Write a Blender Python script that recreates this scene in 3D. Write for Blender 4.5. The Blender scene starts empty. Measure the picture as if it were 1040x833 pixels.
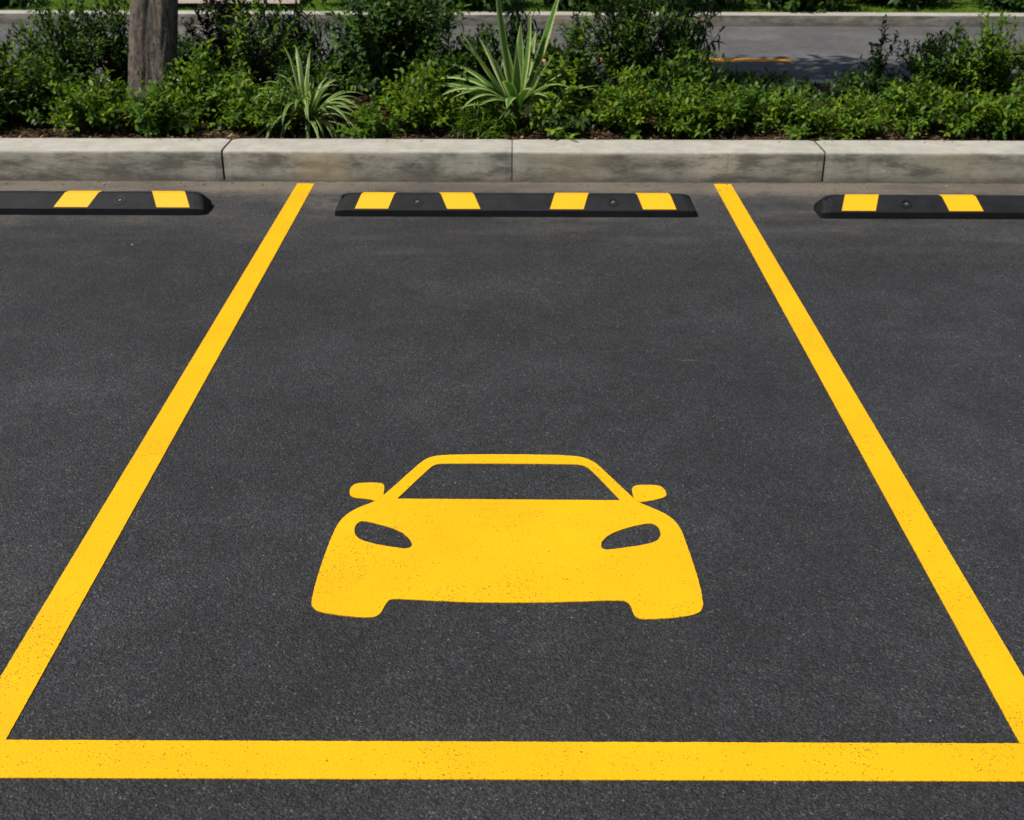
import bpy, bmesh, math, random
from mathutils import Vector, Matrix, noise
from mathutils.geometry import tessellate_polygon

random.seed(7)
S = bpy.context.scene
COL = S.collection
R = math.radians
PI = math.pi

# ------------------------------------------------------------------ helpers
def link(o, parent=None):
    COL.objects.link(o)
    if parent is not None:
        o.parent = parent
    return o

def mesh_obj(name, verts, faces, mats, parent=None, slots=None, smooth=True, loc=None):
    me = bpy.data.meshes.new(name)
    me.from_pydata(verts, [], faces)
    for m in (mats if isinstance(mats, (list, tuple)) else [mats]):
        me.materials.append(m)
    if slots:
        me.polygons.foreach_set('material_index', slots)
    me.polygons.foreach_set('use_smooth', [smooth] * len(me.polygons))
    me.update()
    o = bpy.data.objects.new(name, me)
    if loc is not None:
        o.location = loc
    return link(o, parent)

def empty(name, loc, label=None, cat=None, group=None):
    o = bpy.data.objects.new(name, None)
    o.location = loc
    o.empty_display_size = 0.1
    link(o)
    if label:
        tag(o, label, cat, group)
    return o

def tag(o, label, cat, group=None):
    o['label'] = label
    o['category'] = cat
    if group:
        o['group'] = group
    return o

def struct(o):
    o['kind'] = 'structure'
    return o

def stuff(o, label=None, cat=None):
    o['kind'] = 'stuff'
    if label:
        o['label'] = label
        o['category'] = cat
    return o

# ------------------------------------------------------------------ materials
class NT:
    def __init__(self, name):
        self.m = bpy.data.materials.new(name)
        self.m.use_nodes = True
        self.t = self.m.node_tree
        self.t.nodes.clear()
        self.out = self.n('ShaderNodeOutputMaterial')
    def n(self, typ, **kw):
        nd = self.t.nodes.new(typ)
        for k, v in kw.items():
            setattr(nd, k, v)
        return nd
    def l(self, a, b):
        self.t.links.new(a, b)
    def pos(self, scale=(1, 1, 1)):
        g = self.n('ShaderNodeNewGeometry')
        mp = self.n('ShaderNodeMapping')
        mp.inputs['Scale'].default_value = scale
        self.l(g.outputs['Position'], mp.inputs['Vector'])
        return mp.outputs[0]
    def noise(self, vec, scale, detail=4, rough=0.55, out='Fac'):
        t = self.n('ShaderNodeTexNoise')
        t.inputs['Scale'].default_value = scale
        t.inputs['Detail'].default_value = detail
        t.inputs['Roughness'].default_value = rough
        self.l(vec, t.inputs['Vector'])
        return t.outputs[out]
    def voro(self, vec, scale, out='Color', feature='F1', rnd=1.0):
        t = self.n('ShaderNodeTexVoronoi', feature=feature)
        t.inputs['Scale'].default_value = scale
        t.inputs['Randomness'].default_value = rnd
        self.l(vec, t.inputs['Vector'])
        return t.outputs[out]
    def ramp(self, fac, stops, interp='LINEAR'):
        r = self.n('ShaderNodeValToRGB')
        r.color_ramp.interpolation = interp
        e = r.color_ramp.elements
        while len(e) < len(stops):
            e.new(0.5)
        for i, (p, c) in enumerate(stops):
            e[i].position = p
            e[i].color = (c[0], c[1], c[2], 1) if isinstance(c, (tuple, list)) else (c, c, c, 1)
        self.l(fac, r.inputs[0])
        return r.outputs[0]
    def mix(self, fac, a, b, mode='MIX'):
        x = self.n('ShaderNodeMix', data_type='RGBA', blend_type=mode)
        for i, v in ((0, fac), (6, a), (7, b)):
            s = x.inputs[i]
            if hasattr(v, 'node'):
                self.l(v, s)
            elif isinstance(v, (int, float)):
                s.default_value = v if i == 0 else (v, v, v, 1)
            else:
                s.default_value = (v[0], v[1], v[2], 1)
        return x.outputs[2]
    def math(self, op, a, b=None, clamp=False):
        x = self.n('ShaderNodeMath', operation=op, use_clamp=clamp)
        for s, v in ((x.inputs[0], a), (x.inputs[1], b)):
            if v is None:
                continue
            if hasattr(v, 'node'):
                self.l(v, s)
            else:
                s.default_value = v
        return x.outputs[0]
    def sep(self, vec):
        x = self.n('ShaderNodeSeparateXYZ')
        self.l(vec, x.inputs[0])
        return x.outputs
    def bump(self, h, strength, dist, normal=None):
        b = self.n('ShaderNodeBump')
        b.inputs['Strength'].default_value = strength
        b.inputs['Distance'].default_value = dist
        self.l(h, b.inputs['Height'])
        if normal is not None:
            self.l(normal, b.inputs['Normal'])
        return b.outputs[0]
    def principled(self, base, rough=0.7, normal=None, spec=0.5, connect=True):
        p = self.n('ShaderNodeBsdfPrincipled')
        for s, v in ((p.inputs['Base Color'], base), (p.inputs['Roughness'], rough)):
            if hasattr(v, 'node'):
                self.l(v, s)
            elif isinstance(v, (int, float)):
                s.default_value = v
            else:
                s.default_value = (v[0], v[1], v[2], 1)
        p.inputs['Specular IOR Level'].default_value = spec
        if normal is not None:
            self.l(normal, p.inputs['Normal'])
        if connect:
            self.l(p.outputs[0], self.out.inputs['Surface'])
        return p.outputs[0]

def asphalt_grain(k):
    """the coarse aggregate height field that the paint follows as well"""
    v = k.pos()
    n1 = k.noise(v, 150, 3, 0.6)
    d = k.voro(v, 130, 'Distance')
    n2 = k.noise(v, 420, 2, 0.6)
    h = k.math('ADD', k.math('MULTIPLY', n1, 0.8), k.math('MULTIPLY', k.math('SUBTRACT', 1.0, d), 0.55))
    return k.math('ADD', h, k.math('MULTIPLY', n2, 0.35))

def mat_asphalt(name, tone=1.0, dusty=True, grey=False):
    k = NT(name)
    v = k.pos()
    cell = k.voro(v, 235, 'Color')
    c0 = k.sep(cell)[0]
    if grey:
        base = k.ramp(c0, [(0, (.115, .111, .109)), (.7, (.142, .137, .134)), (.93, (.16, .156, .153)), (1, (.21, .205, .2))])
    else:
        base = k.ramp(c0, [(0, (.019, .019, .0193)), (.5, (.037, .037, .0373)), (.88, (.057, .057, .0575)),
                           (.965, (.070, .0695, .069)), (.992, (.10, .098, .094)), (1, (.19, .185, .175))])
    coarse = k.sep(k.voro(v, 105, 'Color'))[1]
    base = k.mix(1.0, base, k.ramp(coarse, [(0, .78), (.6, 1.06), (.94, 1.24), (1, 1.75)]), 'MULTIPLY')
    big = k.noise(v, 0.9, 5, 0.6)
    mid = k.noise(v, 5.5, 5, 0.65)
    base = k.mix(1.0, base, k.ramp(big, [(.34, .78), (.52, .98), (.68, 1.38)]), 'MULTIPLY')
    base = k.mix(1.0, base, k.ramp(mid, [(.32, .86), (.72, 1.18)]), 'MULTIPLY')
    if dusty:
        # dust and grit swept against the foot of the kerb, drifting out in streaks
        xyz = k.sep(v)
        st = k.noise(k.pos((.55, 2.4, 1)), 2.3, 6, 0.65)
        y = k.math('ADD', xyz[1], k.math('MULTIPLY', k.math('SUBTRACT', st, 0.5), 1.9))
        near = k.math('MULTIPLY', k.math('SUBTRACT', y, 5.75), 0.8, clamp=True)
        # two trodden patches of paler dust, near the middle and at the left
        pt = k.ramp(k.noise(k.pos((.5, 1.1, 1)), 2.6, 6, 0.68), [(.40, .12), (.60, 1.0)])
        fac = k.math('MULTIPLY', k.math('MULTIPLY', near, pt), 0.95)
        dcol = k.mix(k.ramp(k.noise(v, 22, 6, 0.75), [(.35, 0.0), (.65, 1.0)]), (.215, .188, .155), (.075, .068, .06))
        base = k.mix(fac, base, dcol)
        line = k.math('MULTIPLY', k.math('SUBTRACT', k.math('ADD', xyz[1], k.math('MULTIPLY', k.math('SUBTRACT', k.noise(v, 7, 5, .7), .5), .26)), 6.70), 8.0, clamp=True)
        base = k.mix(k.math('MULTIPLY', k.math('MULTIPLY', line, k.ramp(pt, [(0, .5), (1, 1.0)])), 0.85), base, (.25, .205, .15))
        # a few rubbed tyre scuffs and pale scratches
        sc = k.noise(k.pos((3.0, .5, 1)), 1.6, 3, 0.5)
        base = k.mix(k.ramp(sc, [(.63, 0.0), (.74, .22)]), base, (.022, .022, .023))
        sp = k.noise(v, 3.1, 8, 0.75)
        base = k.mix(k.ramp(sp, [(.60, 0.0), (.70, .42)]), base, (.105, .102, .098))
        # fine pale scratches, and a few old oil drips in the middle of the bay
        scr = k.noise(k.pos((2.2, 26, 1)), 1.5, 4, .6)
        base = k.mix(k.math('MULTIPLY', k.ramp(scr, [(.66, 0.0), (.72, .5)]), k.ramp(k.noise(v, 1.3, 2, .5), [(.5, 0.0), (.6, 1.0)])), base, (.14, .137, .13))
        drip = k.math('ADD', k.voro(v, 1.9, 'Distance'), k.math('MULTIPLY', k.noise(v, 9, 4, .6), .08))
        base = k.mix(k.ramp(drip, [(.075, .42), (.12, 0.0)]), base, (.014, .014, .015))
    if not grey:
        base = k.mix(1.0, base, (.965, .99, 1.03), 'MULTIPLY')
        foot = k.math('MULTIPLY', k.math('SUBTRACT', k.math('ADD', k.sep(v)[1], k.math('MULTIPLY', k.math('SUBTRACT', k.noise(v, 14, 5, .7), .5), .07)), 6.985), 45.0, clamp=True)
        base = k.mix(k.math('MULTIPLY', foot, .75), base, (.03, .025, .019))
    if tone != 1.0:
        base = k.mix(1.0, base, (tone, tone, tone), 'MULTIPLY')
    n = k.bump(asphalt_grain(k), 1.0, 0.0098)
    k.principled(base, 0.72, n, 0.38)
    return k.m

def mat_paint(name, col=(.90, .475, .003), wear=1.0):
    k = NT(name)
    v = k.pos()
    base = k.mix(k.ramp(k.noise(v, 2.6, 6, 0.65), [(.32, 0.0), (.68, 1.0)]), tuple(c * .91 for c in col), tuple(min(1, c * 1.04) for c in col))
    scuff = k.noise(k.pos((5.5, .8, 1)), 3.3, 6, .72)
    base = k.mix(k.ramp(scuff, [(.60, 0.0), (.74, .30)]), base, (.50, .27, .02))
    # fine pits where the stones below show through, gathered in worn patches
    pit = k.math('SUBTRACT', 1.0, k.voro(v, 120, 'Distance'))
    spk = k.noise(v, 185, 2, 0.5)
    patch = k.ramp(k.noise(v, 3.4, 3, 0.6), [(.46, 0.0), (.70, .08 * wear)])
    thr = k.math('ADD', spk, patch)
    base = k.mix(k.ramp(thr, [(.684, 0.0), (.715, .85)]), base, (.12, .072, .02))
    base = k.mix(k.ramp(k.noise(v, 60, 3, .6), [(.62, 0.0), (.76, .32)]), base, (.80, .36, .006))
    dirt = k.noise(v, 11, 6, 0.7)
    base = k.mix(k.ramp(dirt, [(.58, 0.0), (.8, .22)]), base, (.55, .33, .05))
    n = k.bump(asphalt_grain(k), 0.42, 0.0034)
    k.principled(base, 0.68, n, 0.22)
    return k.m

def mat_concrete(name, lo=(.31, .295, .235), hi=(.52, .495, .41), warm=True):
    k = NT(name)
    v = k.pos()
    xyz = k.sep(v)
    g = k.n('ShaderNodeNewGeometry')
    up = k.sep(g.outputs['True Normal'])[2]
    base = k.mix(k.ramp(k.noise(v, 3.2, 6, 0.65), [(.3, 0.0), (.72, 1.0)]), lo, hi)
    base = k.mix(k.ramp(k.noise(v, 130, 3, 0.6), [(.35, .16), (.7, 0.0)]), base, (.12, .11, .095))
    # the trowelled top is cleaner and paler; the cast face holds grime
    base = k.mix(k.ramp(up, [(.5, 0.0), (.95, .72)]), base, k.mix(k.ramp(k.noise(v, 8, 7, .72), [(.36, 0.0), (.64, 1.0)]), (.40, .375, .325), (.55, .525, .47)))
    stain = k.noise(k.pos((1.5, 1, 5.5)), 2.6, 6, 0.7)
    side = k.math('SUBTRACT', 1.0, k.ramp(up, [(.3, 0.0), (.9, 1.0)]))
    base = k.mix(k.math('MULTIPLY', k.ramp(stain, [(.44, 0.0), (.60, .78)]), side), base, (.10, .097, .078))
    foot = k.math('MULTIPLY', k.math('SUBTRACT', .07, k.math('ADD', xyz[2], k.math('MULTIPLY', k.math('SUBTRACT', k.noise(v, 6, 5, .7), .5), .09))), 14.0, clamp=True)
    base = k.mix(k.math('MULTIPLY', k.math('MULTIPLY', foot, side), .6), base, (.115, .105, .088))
    drip = k.noise(k.pos((9, 1, .5)), 1.8, 5, 0.7)
    base = k.mix(k.math('MULTIPLY', k.ramp(drip, [(.57, 0.0), (.72, .36)]), side), base, (.16, .15, .13))
    if warm:
        rust = k.noise(k.pos((1.1, 1, 1.3)), 1.15, 2, 0.5)
        base = k.mix(k.math('MULTIPLY', k.ramp(rust, [(.53, 0.0), (.68, .55)]), side), base, (.44, .35, .21))
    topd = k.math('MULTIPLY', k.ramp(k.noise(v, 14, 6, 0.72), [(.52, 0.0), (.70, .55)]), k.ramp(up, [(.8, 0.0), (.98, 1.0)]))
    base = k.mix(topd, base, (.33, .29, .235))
    h = k.math('ADD', k.noise(v, 55, 5, 0.65), k.math('MULTIPLY', k.noise(v, 300, 2, .5), .5))
    k.principled(base, 0.85, k.bump(h, 0.35, 0.004), 0.25)
    return k.m

def mat_rubber(name):
    k = NT(name)
    v = k.pos()
    base = k.mix(k.ramp(k.noise(v, 9, 6, 0.7), [(.4, 0.0), (.75, 1.0)]), (.008, .0085, .0100), (.015, .0155, .018))
    g = k.n('ShaderNodeNewGeometry')
    up = k.sep(g.outputs['True Normal'])[2]
    # road dust lies on the parts that face up
    dust = k.math('MULTIPLY', k.ramp(up, [(.35, 0.0), (.85, 1.0)]), k.ramp(k.noise(v, 4.5, 5, .65), [(.35, .04), (.75, .26)]))
    base = k.mix(dust, base, (.040, .042, .048))
    k.principled(base, .66, k.bump(k.noise(v, 260, 3, .6), .28, .0015), .25)
    return k.m

def mat_plain(name, col, rough=.6, bump=0.0, scale=120, var=.15, spec=.4):
    k = NT(name)
    v = k.pos()
    base = k.mix(k.noise(v, 12, 5, .65), tuple(c * (1 - var) for c in col), tuple(c * (1 + var) for c in col))
    n = k.bump(k.noise(v, scale, 4, .6), bump, .003) if bump else None
    k.principled(base, rough, n, spec)
    return k.m

def mat_leaf(name, a, b, c, trans=.32, rough=.42, tcol=None, spec=.4):
    """three leaf tones spread at random over the separate leaves; light passes through the blade"""
    k = NT(name)
    g = k.n('ShaderNodeNewGeometry')
    rnd = g.outputs['Random Per Island']
    base = k.ramp(rnd, [(0, a), (.5, b), (1, c)])
    v = k.pos()
    base = k.mix(1.0, base, k.ramp(k.noise(v, 45, 3, .6), [(.3, .82), (.7, 1.15)]), 'MULTIPLY')
    p = k.principled(base, rough, k.bump(k.noise(v, 160, 3, .6), .25, .002), spec, connect=False)
    tr = k.n('ShaderNodeBsdfTranslucent')
    tc = k.mix(1.0, base, tcol or (1.5, 1.75, .5), 'MULTIPLY')
    k.l(tc, tr.inputs['Color'])
    mx = k.n('ShaderNodeMixShader')
    mx.inputs[0].default_value = trans
    k.l(p, mx.inputs[1])
    k.l(tr.outputs[0], mx.inputs[2])
    k.l(mx.outputs[0], k.out.inputs['Surface'])
    return k.m

def mat_bark(name, lo, hi):
    k = NT(name)
    v = k.pos((1, 1, .28))
    f = k.noise(v, 44, 8, .75)
    base = k.mix(k.ramp(f, [(.38, 0.0), (.62, 1.0)]), lo, hi)
    base = k.mix(k.ramp(k.noise(k.pos(), 5, 5, .65), [(.45, 0.0), (.75, .5)]), base, (.20, .185, .155))
    pit = k.voro(k.pos((1, 1, .45)), 38, 'Distance')
    base = k.mix(k.ramp(pit, [(.08, .85), (.26, 0.0)]), base, (.03, .024, .019))
    h = k.math('ADD', f, k.math('MULTIPLY', k.noise(k.pos((1, 1, .5)), 90, 4, .6), .4))
    k.principled(base, .9, k.bump(h, 1.0, .035), .15)
    return k.m

def mat_soil(name):
    k = NT(name)
    v = k.pos()
    c = k.sep(k.voro(v, 62, 'Color'))[0]
    base = k.ramp(c, [(0, (.022, .014, .009)), (.5, (.055, .034, .02)), (.85, (.11, .07, .04)), (1, (.24, .17, .10))])
    base = k.mix(1.0, base, k.ramp(k.noise(v, 4, 4, .6), [(.3, .7), (.7, 1.25)]), 'MULTIPLY')
    k.principled(base, .95, k.bump(k.noise(v, 70, 5, .7), .9, .02), .1)
    return k.m

def mat_grass_ground(name):
    k = NT(name)
    v = k.pos()
    base = k.mix(k.noise(v, 3, 6, .65), (.085, .155, .012), (.13, .225, .016))
    base = k.mix(k.ramp(k.noise(v, 70, 4, .7), [(.4, .5), (.7, 0.0)]), base, (.03, .03, .012))
    k.principled(base, .95, k.bump(k.noise(v, 90, 4, .7), .8, .02), .1)
    return k.m

M = {}
M['asphalt'] = mat_asphalt('parking asphalt')
M['road'] = mat_asphalt('road asphalt', dusty=False, grey=True)
M['paint'] = mat_paint('yellow road paint')
M['road_paint'] = mat_paint('amber lane paint', (.85, .36, .02), 1.6)
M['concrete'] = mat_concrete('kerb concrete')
M['concrete_far'] = mat_concrete('far kerb concrete', (.28, .26, .22), (.42, .39, .34))
M['paving'] = mat_plain('pale paving', (.40, .33, .27), .85, .4, 60, .2, .2)
M['rubber'] = mat_rubber('black rubber')
M['band'] = mat_plain('yellow reflective band', (.90, .475, .006), .5, .12, 220, .07)
M['recess_shade'] = mat_plain('bolt recess shade', (.006, .006, .007), .5, .2, 150, .2)  # near black, paints in the shade of the bolt recess
M['bolt_head'] = mat_plain('grey bolt head', (.09, .09, .092), .55, .2, 150, .25)
M['joint'] = mat_plain('dark joint filler', (.05, .045, .038), .9, .5, 80, .3, .1)
M['soil'] = mat_soil('bark mulch')
M['lawn'] = mat_grass_ground('lawn earth')
M['bark'] = mat_bark('grey brown bark', (.10, .08, .064), (.36, .30, .25))
M['stem'] = mat_plain('green brown stem', (.06, .05, .026), .8, .4, 90, .3, .2)
M['leaf_deep'] = mat_leaf('deep green leaf', (.011, .032, .005), (.028, .070, .008), (.066, .135, .014), .26, .46, spec=.26)
M['leaf_mid'] = mat_leaf('mid green leaf', (.028, .076, .007), (.066, .150, .011), (.125, .235, .016), .32, .46, spec=.26)
M['leaf_lime'] = mat_leaf('yellow green young leaf', (.095, .175, .007), (.15, .24, .011), (.25, .33, .018), .40, .48, spec=.26)
M['leaf_bright'] = mat_leaf('bright green shoot leaf', (.045, .115, .008), (.085, .175, .011), (.15, .25, .016), .36, .46, spec=.28)
M['leaf_blue'] = mat_leaf('grey green leaf', (.020, .054, .012), (.040, .088, .018), (.078, .14, .028), .24, .44, spec=.3)
M['leaf_red'] = mat_leaf('bronze tinted leaf', (.028, .013, .010), (.042, .024, .011), (.026, .038, .010), .2, .45, (1.6, .9, .5), .3)
M['leaf_tree'] = mat_leaf('tree leaf', (.030, .065, .014), (.045, .09, .018), (.06, .12, .02), .3, .45)
M['strap_green'] = mat_leaf('strap leaf green', (.10, .20, .04), (.13, .235, .055), (.16, .26, .07), .28, .42, (1.2, 1.4, .6))
M['strap_dark'] = mat_leaf('strap leaf dark centre', (.07, .17, .03), (.10, .21, .04), (.13, .24, .05), .25, .40, (1.2, 1.4, .6))
M['strap_cream'] = mat_leaf('strap leaf cream margin', (.44, .54, .17), (.52, .61, .22), (.58, .65, .28), .3, .45, (1.1, 1.15, .7))
M['litter'] = mat_leaf('dry fallen leaf', (.12, .065, .03), (.26, .17, .085), (.42, .31, .18), .15, .7, (1.2, .9, .5), .15)
M['grass'] = mat_leaf('grass blade', (.11, .21, .010), (.15, .27, .014), (.20, .33, .018), .35, .5)

# ------------------------------------------------------------------ ground, lot, road
def sheet(name, x0, x1, y0, y1, z, m, nx=1, ny=1, zf=None):
    vs, fs = [], []
    for j in range(ny + 1):
        for i in range(nx + 1):
            x = x0 + (x1 - x0) * i / nx
            y = y0 + (y1 - y0) * j / ny
            vs.append((x, y, z + (zf(x, y) if zf else 0)))
    for j in range(ny):
        for i in range(nx):
            a = j * (nx + 1) + i
            fs.append((a, a + 1, a + nx + 2, a + nx + 1))
    return struct(mesh_obj(name, vs, fs, m))

KF, KB = 7.02, 7.335          # near kerb: front face, back edge
KH = 0.18
FK = 13.09                    # far kerb face
BK = 9.30                     # back edge of the planting bed

sheet('ground', -400, 400, -400, 400, -0.06, M['lawn'])
sheet('parking_lot', -30, 30, -25, KF + 0.02, 0.0, M['asphalt'])
sheet('road', -60, 60, BK + 0.1, FK + 0.02, 0.0, M['road'])
def soil_z(x, y):
    return 0.035 * noise.noise((x * 1.3, y * 1.3, 3.1)) + 0.015 * noise.noise((x * 7, y * 7, 1.0)) + 0.03 * math.sin(PI * (y - KB) / (BK - KB))
sheet('planting_soil', -12, 12, KB - 0.03, BK + 0.03, 0.135, M['soil'], 240, 40, soil_z)
def lawn_z(x, y):
    return 0.02 * noise.noise((x * .8, y * .8, 9.1)) + 0.02 * min(1, (y - FK) * .5)
sheet('lawn', -60, 60, FK + 0.2, FK + 40, 0.092, M['lawn'], 120, 40, lawn_z)
sheet('footpath', -3.95, -2.35, FK + .42, FK + 12, 0.165, M['paving'])

# ------------------------------------------------------------------ kerbs
def kerb_mesh(L, depth, h, seed, rad=0.022, amp=0.0022, n=None):
    """a cast kerb block along x: rounded front arris, slightly rough faces, closed ends"""
    n = n or max(12, int(L / 0.04))
    prof = [(0, -0.03), (0, 0.03), (0.001, .07), (0.002, .11), (0.003, h - rad - .01), (0.004, h - rad)]
    for i in range(1, 5):
        a = i / 5 * PI / 2
        prof.append((0.004 + rad - rad * math.cos(a), h - rad + rad * math.sin(a)))
    prof += [(0.004 + rad, h), (depth * .35, h + .001), (depth * .7, h + .0005), (depth - .012, h), (depth - .004, h - .004), (depth, h - .012), (depth, -0.03)]
    P = len(prof)
    vs, fs = [], []
    for i in range(n + 1):
        x = L * i / n
        ends = 0.006 if i in (0, n) else 0.0
        for (y, z) in prof:
            dy = amp * noise.noise((x * 9 + seed, y * 9, z * 9)) + amp * 1.3 * noise.noise((x * 1.4 + seed, y * 2, z * 2))
            dz = amp * .7 * noise.noise((x * 8 + seed, y * 8 + 5, z * 8))
            cy = y + dy + (ends if y < depth * .3 else -ends if y > depth * .9 else 0)
            cz = z + (dz - ends * .6 if z > h * .7 else 0)
            vs.append((x, cy, cz))
    for i in range(n):
        for j in range(P - 1):
            a = i * P + j
            fs.append((a, a + P, a + P + 1, a + 1))
    fs.append(tuple(range(P)))
    fs.append(tuple(n * P + j for j in reversed(range(P))))
    return vs, fs

joints = [-5.6, -3.66, -1.757, -0.014, 1.864, 3.74, 5.6]
klabels = [None,
           'weathered concrete kerb block in front of the tree trunk, left of the widest open joint',
           'concrete kerb block below the arching striped plant, right of the widest open joint',
           'concrete kerb block right of the spiky striped plant, ending at a dark joint',
           'clean grey concrete kerb block behind the right wheel stop, under the low bright shrubs',
           'concrete kerb block at the far right end of the row, right of the right wheel stop']
for i in range(1, len(joints) - 1):
    x0, x1 = joints[i], joints[i + 1]
    if i == 5:
        continue
    g = 0.0055 if i != 2 and i != 3 else 0.0035
    gl = 0.0065 if i in (2, 4) else 0.003
    gr = 0.0065 if i in (1, 3) else 0.003
    vs, fs = kerb_mesh(x1 - x0 - gl - gr, KB - KF, KH, i * 7.3)
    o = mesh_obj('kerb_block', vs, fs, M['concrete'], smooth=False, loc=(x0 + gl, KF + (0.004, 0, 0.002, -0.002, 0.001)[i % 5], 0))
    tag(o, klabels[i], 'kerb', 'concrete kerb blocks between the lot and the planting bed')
# the row carries on a little way past both sides of the picture
for x0, x1, lab in ((-7.6, joints[1], 'concrete kerb block at the left end of the row, left of the tree trunk'),
                    (joints[5], 7.6, 'concrete kerb block at the right end of the row, beyond the right wheel stop')):
    vs, fs = kerb_mesh(x1 - x0 - .01, KB - KF, KH, x0)
    o = mesh_obj('kerb_block', vs, fs, M['concrete'], smooth=False, loc=(x0 + .005, KF, 0))
    tag(o, lab, 'kerb', 'concrete kerb blocks between the lot and the planting bed')

vs, fs = kerb_mesh(40, .23, .115, 3.3, .018, .004, 260)
o = mesh_obj('roadside_kerb', vs, fs, M['concrete_far'], smooth=False, loc=(-20, FK, 0))
tag(o, 'long grey concrete kerb along the far side of the road, before the lawn', 'kerb')
vs, fs = kerb_mesh(40, .12, .15, 8.3, .015, .003, 200)
vs = [(x, .12 - y, z) for x, y, z in vs]
fs = [f[::-1] for f in fs]
o = mesh_obj('bed_edge_kerb', vs, fs, M['concrete_far'], smooth=False, loc=(-20, BK, 0))
tag(o, 'low concrete edging at the back of the planting bed, beside the road', 'kerb')

# ------------------------------------------------------------------ painted markings
def refine(pts, step=0.03):
    out = []
    n = len(pts)
    for i in range(n):
        a, b = pts[i], pts[(i + 1) % n]
        d = math.dist(a, b)
        m = max(1, int(d / step))
        for k in range(m):
            t = k / m
            out.append((a[0] + (b[0] - a[0]) * t, a[1] + (b[1] - a[1]) * t))
    return out

def smooth_closed(pts, it=2, keep=()):
    """corner cutting that leaves the listed sharp corners alone"""
    keep = {tuple(pts[i]) for i in keep}
    for _ in range(it):
        new = []
        n = len(pts)
        for i in range(n):
            p0, p, p1 = pts[i - 1], pts[i], pts[(i + 1) % n]
            if tuple(p) in keep:
                new.append(p)
            else:
                new.append((p[0] * .75 + p0[0] * .25, p[1] * .75 + p0[1] * .25))
                new.append((p[0] * .75 + p1[0] * .25, p[1] * .75 + p1[1] * .25))
        pts = new
    return pts

def rough_edge(pts, amp, seed):
    out = []
    for i, (x, y) in enumerate(pts):
        out.append((x + amp * 1.8 * noise.noise((x * 110, y * 110, seed)) + amp * .6 * noise.noise((x * 13, y * 13, seed + 4)),
                    y + amp * 1.8 * noise.noise((x * 110, y * 110, seed + 9)) + amp * .6 * noise.noise((x * 13, y * 13, seed + 7))))
    return out

def paint_mesh(outer, holes=(), z=0.003, thick=0.0025):
    loops = [outer] + list(holes)
    tess = tessellate_polygon([[Vector((x, y, 0)) for x, y in lp] for lp in loops])
    flat = [p for lp in loops for p in lp]
    vs = [(x, y, z) for x, y in flat]
    N = len(vs)
    vs += [(x, y, z - thick) for x, y in flat]
    fs = []
    for t in tess:
        a, b, c = (flat[i] for i in t)
        cr = (b[0] - a[0]) * (c[1] - a[1]) - (b[1] - a[1]) * (c[0] - a[0])
        fs.append(tuple(t) if cr > 0 else tuple(reversed(t)))
    k = 0
    for lp in loops:
        n = len(lp)
        for i in range(n):
            a, b = k + i, k + (i + 1) % n
            fs.append((a, b, b + N, a + N))
        k += n
    return vs, fs

def line(name, x0, x1, y0, y1, label, mat, cat='parking line', group=None, seed=0, amp=.0008, z=.003):
    pts = rough_edge(refine([(x0, y0), (x1, y0), (x1, y1), (x0, y1)], .006), amp, seed)
    pts = [(x, min(max(y, y0), y1) if name == 'x' else y) for x, y in pts]
    vs, fs = paint_mesh(pts, z=z)
    o = mesh_obj(name, vs, fs, mat, smooth=False)
    return tag(o, label, cat, group)

LG = 'yellow lines painted round the parking bay'
line('parking_line', -1.301, -1.199, 2.1505, 6.948, 'long yellow side line of the parking bay, left of the painted car', M['paint'], group=LG, seed=1)
line('parking_line', 1.199, 1.301, 2.1505, 6.958, 'long yellow side line of the parking bay, right of the painted car', M['paint'], group=LG, seed=2)
line('parking_line', -4.2, 4.2, 2.027, 2.150, 'wide yellow line across the open end of the bay, below the painted car', M['paint'], group=LG, seed=3)
line('lane_line', -.6, 2.53, 11.02, 11.16, 'thin amber lane line on the road behind the shrubs', M['road_paint'], 'lane line', seed=5, amp=.01)

OUT = [(0.1237, 3.5644), (0.2127, 3.5566), (0.2445, 3.5434), (0.2750, 3.5136), (0.2965, 3.4728), (0.3849, 3.2763), (0.4026, 3.2470), (0.4512, 3.2068), (0.4912, 3.1644), (0.5111, 3.1159), (0.5189, 3.0618), (0.5269, 2.9325), (0.5327, 2.8230), (0.5308, 2.7139), (0.5248, 2.6807), (0.5100, 2.6588), (0.4756, 2.6446), (0.4098, 2.6346), (0.3577, 2.6301), (0.3402, 2.6364), (0.3308, 2.6546), (0.3275, 2.6906), (0.3193, 2.7105), (0.3035, 2.7182), (0.2339, 2.7156), (0.1214, 2.7082), (-0.0133, 2.7053), (-0.1452, 2.7079), (-0.2379, 2.7152), (-0.3278, 2.7225), (-0.3471, 2.7168), (-0.3538, 2.6978), (-0.3589, 2.6703), (-0.3662, 2.6464), (-0.3844, 2.6345), (-0.4332, 2.6374), (-0.4997, 2.6500), (-0.5371, 2.6617), (-0.5553, 2.6823), (-0.5625, 2.7077), (-0.5637, 2.8167), (-0.5577, 2.9640), (-0.5474, 3.0958), (-0.5272, 3.1652), (-0.4887, 3.2153), (-0.4468, 3.2446), (-0.4172, 3.2892), (-0.3147, 3.5098), (-0.2850, 3.5466), (-0.2453, 3.5603), (-.10, 3.567)]
MIRL = [(-0.4192, 3.2882), (-0.4205, 3.3451), (-0.4285, 3.3636), (-0.4486, 3.3696), (-0.5067, 3.3677), (-0.5260, 3.3537), (-0.5332, 3.3185), (-0.5284, 3.2930), (-0.5146, 3.2737), (-0.4720, 3.2665), (-0.4396, 3.2550)]
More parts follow.
